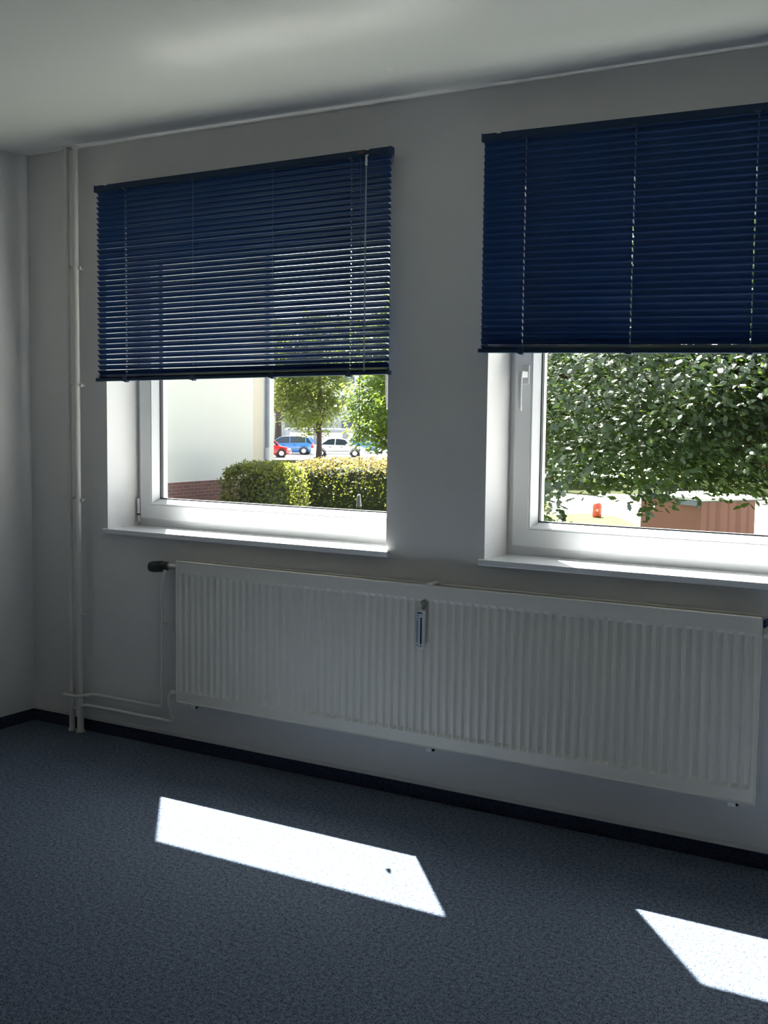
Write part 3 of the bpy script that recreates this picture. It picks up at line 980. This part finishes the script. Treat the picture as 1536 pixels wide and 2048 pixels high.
# the oak in front of the right window
tree('oak_tree', 'large dark glossy oak filling the right window', (0.3, 11.5, G), 0.24, 3.2,
     [(-1.7, 8.3, 1.95, 1.9, 2.2, 1.25), (-0.2, 8.6, 2.0, 1.9, 2.2, 1.35), (1.2, 9.6, 2.6, 2.2, 2.4, 1.9), (-1.2, 10.6, 2.5, 2.4, 2.0, 1.5),
      (-1.3, 8.2, 1.45, 1.5, 1.3, 0.75), (0.2, 8.9, 1.5, 1.7, 1.5, 0.8), (-1.6, 9.9, 1.6, 1.8, 1.6, 0.9), (1.2, 11.4, 4.0, 2.6, 2.4, 1.9)],
     2500, 46, 0.22, 0.084, OAK, MT['oakleaf'], 3, None, 0.35, 0.74,
     [((-1.30, 5.9, 0.74), 60, (0.10, 0.12, 0.14), 0.10), ((-1.14, 5.75, 0.55), 22, (0.05, 0.08, 0.06), 0.10),
      ((-1.75, 7.2, 0.98), 70, (0.14, 0.2, 0.13), 0.092), ((-1.2, 6.6, 1.02), 90, (0.2, 0.2, 0.14), 0.092),
      ((-1.35, 7.5, 0.80), 70, (0.10, 0.15, 0.07), 0.092), ((-0.72, 7.1, 0.68), 85, (0.13, 0.15, 0.08), 0.092),
      ((-0.85, 7.4, 0.90), 130, (0.32, 0.2, 0.10), 0.092), ((-0.1, 8.2, 0.98), 170, (0.35, 0.3, 0.14), 0.092),
      ((-0.55, 8.3, 0.86), 180, (0.25, 0.25, 0.09), 0.092), ((-0.15, 8.6, 0.86), 180, (0.25, 0.25, 0.09), 0.092), ((0.15, 8.8, 0.84), 150, (0.25, 0.25, 0.08), 0.092),
      ((-0.30, 8.5, 0.70), 60, (0.14, 0.2, 0.07), 0.092), ((0.05, 8.6, 0.75), 60, (0.18, 0.2, 0.08), 0.092)], 0.6, 12)

# ------------------------------------------------------------------ hedges
def hedge(label, x0, x1, y0, y1, z1, rz, n, size, seed, m, mtop=None):
    rng = random.Random(seed)
    cx, cy = (x0 + x1) / 2, (y0 + y1) / 2
    root = empty('hedge', (cx, cy, G), rz)
    tag(root, label, 'hedge', 'clipped hedges outside')
    hx, hy, hh = (x1 - x0) / 2, (y1 - y0) / 2, z1 - G
    # rounded core, in local coordinates
    bm = bmesh.new()
    bmesh.ops.create_cube(bm, size=2.0)
    bmesh.ops.subdivide_edges(bm, edges=bm.edges[:], cuts=9, use_grid_fill=True)
    def sq(v):
        p = 5.0
        l_ = (abs(v.x) ** p + abs(v.y) ** p + abs(v.z) ** p) ** (1 / p)
        return v / l_
    mbc = MB()
    for v in bm.verts:
        d = sq(v.co)
        j = 1 + rng.uniform(-0.03, 0.03)
        v.co = Vector((d.x * (hx - 0.26) * j, d.y * (hy - 0.26) * j, hh / 2 + d.z * (hh / 2 - 0.2) * j))
        v.co.z = max(0.0, v.co.z)
    bm.verts.index_update()
    mbc.add([v.co for v in bm.verts], [[v.index for v in f.verts] for f in bm.faces], False)
    bm.free()
    q = mbc.build('twig_core', MT['hedgecore']); q.parent = root
    low = MB(); low.keep = True
    topm = MB(); topm.keep = True
    for i in range(n):
        a = [rng.uniform(-1, 1) for _ in range(3)]
        f = rng.choice((0, 0, 1, 1, 1, 1, 2, 2, 2))
        a[f] = rng.choice((-1, 1)) if f < 2 else 1
        d = sq(Vector(a))
        bump = 1 + 0.05 * math.sin(d.x * 9 + seed) * math.cos(d.z * 7)
        p = Vector((d.x * hx * bump, d.y * hy * bump, hh / 2 + d.z * hh / 2)) * 1.0
        p += Vector((rng.gauss(0, .075), rng.gauss(0, .075), rng.gauss(0, .045)))
        if p.z < 0.02: continue
        tgt = topm if (mtop is not None and p.z > hh - 0.42 * rng.random()) else low
        leaves(tgt, [p], size, DIA, rng, 0.35)
    q = low.build('foliage', m); q.parent = root
    if mtop is not None:
        q = topm.build('top_foliage', mtop); q.parent = root
        q['label'] = 'pale brownish leaves on top'
    return root
hedge('dark green rounded hedge in front of the brick plinth', -13.2, -11.8, 15.9, 17.4, 0.32, R(0), 11000, 0.075, 5, MT['hedgeleaf'])
hedge('taller sunlit hedge with paler brownish top, right of the rounded hedge', -13.7, -7.5, 18.9, 20.6, 0.38, R(24), 20000, 0.075, 6, MT['hedgeleaf'], MT['palehedge'])

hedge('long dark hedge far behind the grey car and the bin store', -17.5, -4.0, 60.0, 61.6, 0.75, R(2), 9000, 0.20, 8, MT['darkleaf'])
# ------------------------------------------------------------------ distant trees
LIME = 'trees around the car park'
tree('street_tree', 'bushy lime tree behind the white car, full crown', (-42.6, 63.5, G), 0.19, 2.2,
     [(-43.6, 64.0, 3.4, 2.9, 2.8, 2.9), (-42.8, 64.2, 6.2, 2.5, 2.5, 2.6), (-45.2, 63.2, 4.8, 2.3, 2.3, 2.6), (-43.2, 63.6, 1.6, 2.2, 2.2, 1.5)], 620, 36, 0.33, 0.21, DIA, MT['limeleaf'], 11, LIME, 0.5, -0.1)
tree('street_tree', 'tree with a dark bare trunk beside the corner of the white wing', (-56.1, 77.2, G), 0.30, 3.0,
     [(-56.5, 77.5, 4.6, 3.4, 3.2, 3.2), (-57.5, 77, 7.2, 3.0, 3.0, 2.8), (-54.5, 78.3, 5.6, 2.6, 2.6, 2.8)], 420, 34, 0.4, 0.27, DIA, MT['limeleaf'], 12, LIME, 0.5, 1.0)
tree('street_tree', 'bright green broad leaved tree at the right edge of the left window', (-26.6, 46.6, G), 0.2, 1.6,
     [(-27.0, 46.9, 2.0, 2.4, 2.4, 2.2), (-26.6, 46.6, 4.7, 2.3, 2.3, 2.2), (-27.6, 46.3, 1.0, 1.5, 1.5, 1.3), (-26, 46.8, 6.6, 1.8, 1.8, 1.6)], 420, 30, 0.30, 0.24, DIA, MT['mapleleaf'], 13, LIME, 0.5, -0.8)
# dark thicket behind the oak
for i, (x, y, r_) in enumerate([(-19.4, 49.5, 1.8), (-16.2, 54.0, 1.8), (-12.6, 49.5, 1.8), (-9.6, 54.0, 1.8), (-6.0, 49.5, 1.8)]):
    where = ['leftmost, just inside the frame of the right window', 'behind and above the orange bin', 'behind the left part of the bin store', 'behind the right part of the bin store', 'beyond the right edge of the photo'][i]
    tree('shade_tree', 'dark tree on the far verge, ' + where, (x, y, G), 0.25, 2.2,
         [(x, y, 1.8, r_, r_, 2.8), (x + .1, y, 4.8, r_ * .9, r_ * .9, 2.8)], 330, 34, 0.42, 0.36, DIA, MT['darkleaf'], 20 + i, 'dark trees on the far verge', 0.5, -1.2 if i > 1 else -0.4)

# ------------------------------------------------------------------ bin store and bin
shed = empty('bin_store', (-2.185, 14.2, G))
tag(shed, 'terracotta red bin store with a pale flat lid under the oak', 'bin store')
fi = fix(shed)
ua = Vector((-1.235, 0.8, 0)).normalized()
ub = Vector((0.544, 0.84, 0)).normalized()
def quadbox(mb, a0, a1, b0, b1, z0, z1, dz=0.0):
    o_ = Vector((-2.185, 14.2, 0))
    c = [o_ + ua * a + ub * b for a, b in ((a0, b0), (a1, b0), (a1, b1), (a0, b1))]
    n = 4
    vs_ = [(p.x, p.y, z0) for p in c] + [(p.x, p.y, z1) for p in c]
    mb.add(vs_, [(3, 2, 1, 0), (4, 5, 6, 7)] + [(i, (i + 1) % 4, 4 + (i + 1) % 4, 4 + i) for i in range(4)])
    return mb
def SP(mb, name, m, lab=None, par=shed):
    o = mb.build(name, m); adopt(o, par, fi)
    if lab: o['label'] = lab
    return o
SP(quadbox(MB(), 0, 1.47, 0, 1.12, G, 0.155), 'body', MT['terracotta'])
SP(quadbox(MB(), -0.03, 1.5, -0.03, 1.35, 0.155, 0.175), 'lid_edge', MT['lidedge'], 'dark edge of the lid')
SP(quadbox(MB(), -0.035, 1.505, -0.035, 1.35, 0.175, 0.215), 'lid', MT['lid'], 'pale flat lid')
SP(quadbox(MB(), -0.005, 0.5, -0.05, -0.03, 0.09, 0.16), 'lid_hinge_strip', MT['zinc'], 'grey strip under the lid edge')
st = MB()
for i, (b, w_, l_) in enumerate([(0.12, .05, .9), (0.3, .09, 1.2), (0.55, .04, .7), (0.72, .1, 1.3), (0.95, .05, 1.0)]):
    quadbox(st, -0.002, 0.0, b, b + w_, 0.155 - l_, 0.155)
SP(st, 'rain_stain', mat('rain_stain', (0.19, 0.085, 0.075), 0.9), 'darker rain streaks')

ob = empty('litter_bin', (-10.04, 31.0, G + 0.06))
tag(ob, 'small orange red round topped bin on the lawn tip', 'bin')
q = MB().lathe([(0.0, 0.0), (0.13, 0.0), (0.145, 0.05), (0.145, 0.33), (0.135, 0.40), (0.10, 0.455), (0.05, 0.48), (0.0, 0.485)], (0, 0, 0), (0, 0, 1), 20).build('body', MT['orangebin']); q.parent = ob
q = MB().lathe([(0.147, 0.30), (0.152, 0.305), (0.152, 0.325), (0.147, 0.33)], (0, 0, 0), (0, 0, 1), 20).build('rim', MT['orangebin']); q.parent = ob
q = MB().bevbox(0.02, 0.09, -0.155, -0.13, 0.19, 0.27, 0.005).build('slot', mat('pale_orange', (0.8, 0.4, 0.22), 0.5)); q.parent = ob; q['label'] = 'paler patch on the front'

# ------------------------------------------------------------------ cars
def car(label, loc, heading, paint, length=4.2, width=1.72, height=1.46, kind='hatch'):
    """x forward, y left, z up in local coordinates"""
    root = empty('car', loc, heading)
    tag(root, label, 'car', 'parked cars')
    hl, hw = length / 2, width / 2
    def CP(mb, name, m, par=root, lab=None):
        o = mb.build(name, m); o.parent = par
        if lab: o['label'] = lab
        return o
    belt = 0.90
    # lower body: stations along x with belt height, half width
    if kind == 'hatch':
        stn = [(-hl, .42, .72, .80), (-hl + .08, .28, .93, .92), (-hl + .5, .22, .98, 1), (-.6, .20, .95, 1), (.5, .20, .93, 1), (hl - 1.05, .20, .92, 1), (hl - .45, .22, .80, .97), (hl - .12, .28, .66, .88), (hl, .40, .52, .74)]
        roofl = [(-hl + .10, .95), (-hl + .42, height - .10), (-hl + 1.0, height), (.1, height), (.62, height - .10), (hl - .95, .94)]
    else:
        stn = [(-hl, .42, .70, .80), (-hl + .08, .28, .90, .92), (-hl + .7, .22, .96, 1), (-.6, .20, .95, 1), (.5, .20, .93, 1), (hl - 1.05, .20, .92, 1), (hl - .45, .22, .82, .97), (hl - .12, .28, .68, .88), (hl, .40, .54, .74)]
        roofl = [(-hl + .62, .95), (-hl + 1.20, height - .08), (-hl + 1.6, height), (.1, height), (.55, height - .08), (hl - 1.15, .94)]
    vs_, fs_ = [], []
    nr = 10
    for (x, zl, zh, k) in stn:
        w_ = hw * k
        sec = [(-w_ * .86, zl), (-w_ * .98, zl + .12), (-w_, (zl + zh) / 2), (-w_ * .97, zh - .07), (-w_ * .88, zh),
               (w_ * .88, zh), (w_ * .97, zh - .07), (w_, (zl + zh) / 2), (w_ * .98, zl + .12), (w_ * .86, zl)]
        vs_ += [(x, a, b) for a, b in sec]
    for i in range(len(stn) - 1):
        for k in range(nr):
            fs_.append((i * nr + k, i * nr + (k + 1) % nr, (i + 1) * nr + (k + 1) % nr, (i + 1) * nr + k))
    fs_ += [tuple(range(nr)), tuple(range((len(stn) - 1) * nr, len(stn) * nr))[::-1]]
    body = CP(MB().add(vs_, fs_, True), 'body', paint)
    # greenhouse in glass, with a painted roof and pillars over it
    def wid(z):
        t = (z - belt) / (height - belt)
        return hw * (.90 - .20 * max(0, t))
    gv, gf = [], []
    for (x, z) in roofl:
        gv += [(x, -wid(z), z), (x, wid(z), z)]
    n = len(roofl)
    for s in (0, 1):
        gf.append(tuple(2 * i + s for i in range(n)))
    for i in range(n - 1):
        gf.append((2 * i, 2 * i + 1, 2 * i + 3, 2 * i + 2))
    gf.append((0, 1, 2 * n - 1, 2 * n - 2))
    CP(MB().add(gv, gf), 'window_glass', MT['carglass'], root, 'dark tinted car windows')
    rf = MB()
    o_ = 0.014
    rx = roofl[1:5]
    rv = []
    for (x, z) in rx:
        rv += [(x, -wid(z) - .012, z - .02), (x, -wid(z) * .93, z + o_), (x, wid(z) * .93, z + o_), (x, wid(z) + .012, z - .02), (x, wid(z) * .9, z - .03), (x, -wid(z) * .9, z - .03)]
    rfs = []
    for i in range(len(rx) - 1):
        for k in range(6):
            rfs.append((i * 6 + k, i * 6 + (k + 1) % 6, (i + 1) * 6 + (k + 1) % 6, (i + 1) * 6 + k))
    rfs += [tuple(range(6)), tuple(range(18, 24))[::-1]]
    rf.add(rv, rfs)
    # pillars
    def pil(a, b, wd):
        for s in (-1, 1):
            pa = Vector((a[0], s * (wid(a[1]) + .004), a[1])); pb = Vector((b[0], s * (wid(b[1]) + .004), b[1]))
            rf.tube([pa, pb], wd, 6)
    pil(roofl[0], roofl[1], .07)
    pil(roofl[5], roofl[4], .035)
    pil((-.25, belt), (-.22, height - .02), .04)
    if kind == 'hatch':
        pil((-hl + .62, belt), (-hl + .66, height - .05), .06)
    CP(rf, 'roof', paint)
    for fx in (hl - .80, -hl + .78):
        for s in (-1, 1):
            w_ = MB().lathe([(.18, -.10), (.30, -.10), (.32, -.07), (.32, .07), (.30, .10), (.18, .10)], (fx, s * (hw - .09), .32), (0, s, 0), 20)
            wo_ = CP(w_, 'wheel', MT['tyre'])
            rm = MB().lathe([(0, .06), (.05, .10), (.09, .07), (.19, .09), (.205, .10), (.205, -.05), (0, -.05)], (fx, s * (hw - .09), .32), (0, s, 0), 20)
            CP(rm, 'rim', MT['wheel'], wo_, 'light alloy rim')
            ar = MB().lathe([(.33, -.02), (.385, -.02), (.385, .012), (.33, .012)], (fx, s * (hw - .012), .33), (0, s, 0), 20)
            CP(ar, 'wheel_arch', MT['tyre'])
    for s in (-1, 1):
        CP(MB().bevbox(hl - .36, hl - .10, s * hw * .80 - .12, s * hw * .80 + .10, .56, .70, .03), 'headlamp', MT['lamp'], root, 'clear headlamp')
        CP(MB().bevbox(-hl + .0, -hl + .22, s * hw * .82 - .09, s * hw * .82 + .09, .68, .90, .03), 'tail_lamp', MT['tail'], root, 'red tail lamp')
        CP(MB().bevbox(hl - 1.45, hl - 1.27, s * (hw + .10) - .07, s * (hw + .10) + .07, .90, 1.03, .03), 'mirror', paint)
        CP(MB().box(-hl + .95, hl - 1.2, s * (hw + .004) - .01, s * (hw + .004) + .01, .45, .49), 'side_strip', MT['tyre'], root, 'dark rubbing strip')
        for dx in (-.62, .28):
            CP(MB().bevbox(dx - .09, dx + .09, s * hw - .02, s * hw + .03, .76, .80, .008), 'door_handle', MT['tyre'])
    CP(MB().bevbox(hl - .06, hl + .02, -.32, .32, .32, .44, .02), 'number_plate', MT['white'])
    return root

LEFT = math.atan2(-0.585, -0.81)
RIGHT = math.atan2(0.585, 0.81)
car('red car nose beside the corner of the white wing', (-48.7, 65.25, G), RIGHT + 0.12, MT['redcar'], 4.0, 1.66, 1.42)
car('bright blue hatchback parked left of the tree trunk', (-51.3, 72.0, G), LEFT - 0.15, MT['bluecar'], 4.3, 1.74, 1.48)
car('white car parked behind the tree trunk', (-45.2, 70.1, G), RIGHT - 0.12, MT['whitecar'], 4.15, 1.70, 1.42, 'saloon')
car('teal car parked behind the white car', (-49.0, 79.5, G), LEFT, MT['tealcar'], 4.5, 1.74, 1.45, 'saloon')
car('dark grey car in the shade of the oak', (-12.8, 57.6, G), R(190), MT['greycar'], 4.4, 1.75, 1.45, 'saloon')

# ------------------------------------------------------------------ far buildings
lw = empty('garage_block', (-59, 89.6, G))
tag(lw, 'low grey garage block behind the parked cars', 'garage')
fi = fix(lw)
rot = Matrix.Rotation(math.atan2(3.5, 5.2), 3, 'Z')
q = MB().box(-4.2, 4.6, 0, 5, 0, 1.7, rot).build('wall', MT['concrete']); q.parent = lw
q = MB().box(-4.4, 4.8, -0.2, 5.2, 1.7, 1.85, rot).build('roof', MT['zinc']); q.parent = lw
for i in range(3):
    q = MB().box(-3.8 + i * 2.8, -1.5 + i * 2.8, -0.03, 0.0, 0.05, 1.5, rot).build('garage_door', MT['pvcgrey']); q.parent = lw

ap = empty('apartment_block', (-74.3, 125, G), math.atan2(0.52, 0.855))
tag(ap, 'pale blue grey apartment block far behind the trees', 'building')
q = MB().box(-14, 40, 0, 12, 0, 15).build('wall', MT['farwall']); q.parent = ap
q = MB().box(-14.4, 40.4, -0.4, 12.4, 15, 15.5).build('roof', MT['roof']); q.parent = ap
for fl in range(5):
    for k in range(14):
        x = -12.5 + k * 3.7
        q = MB().box(x, x + 1.6, -0.06, 0.1, 1.4 + fl * 2.8, 2.9 + fl * 2.8).build('window', MT['farglass']); q.parent = ap
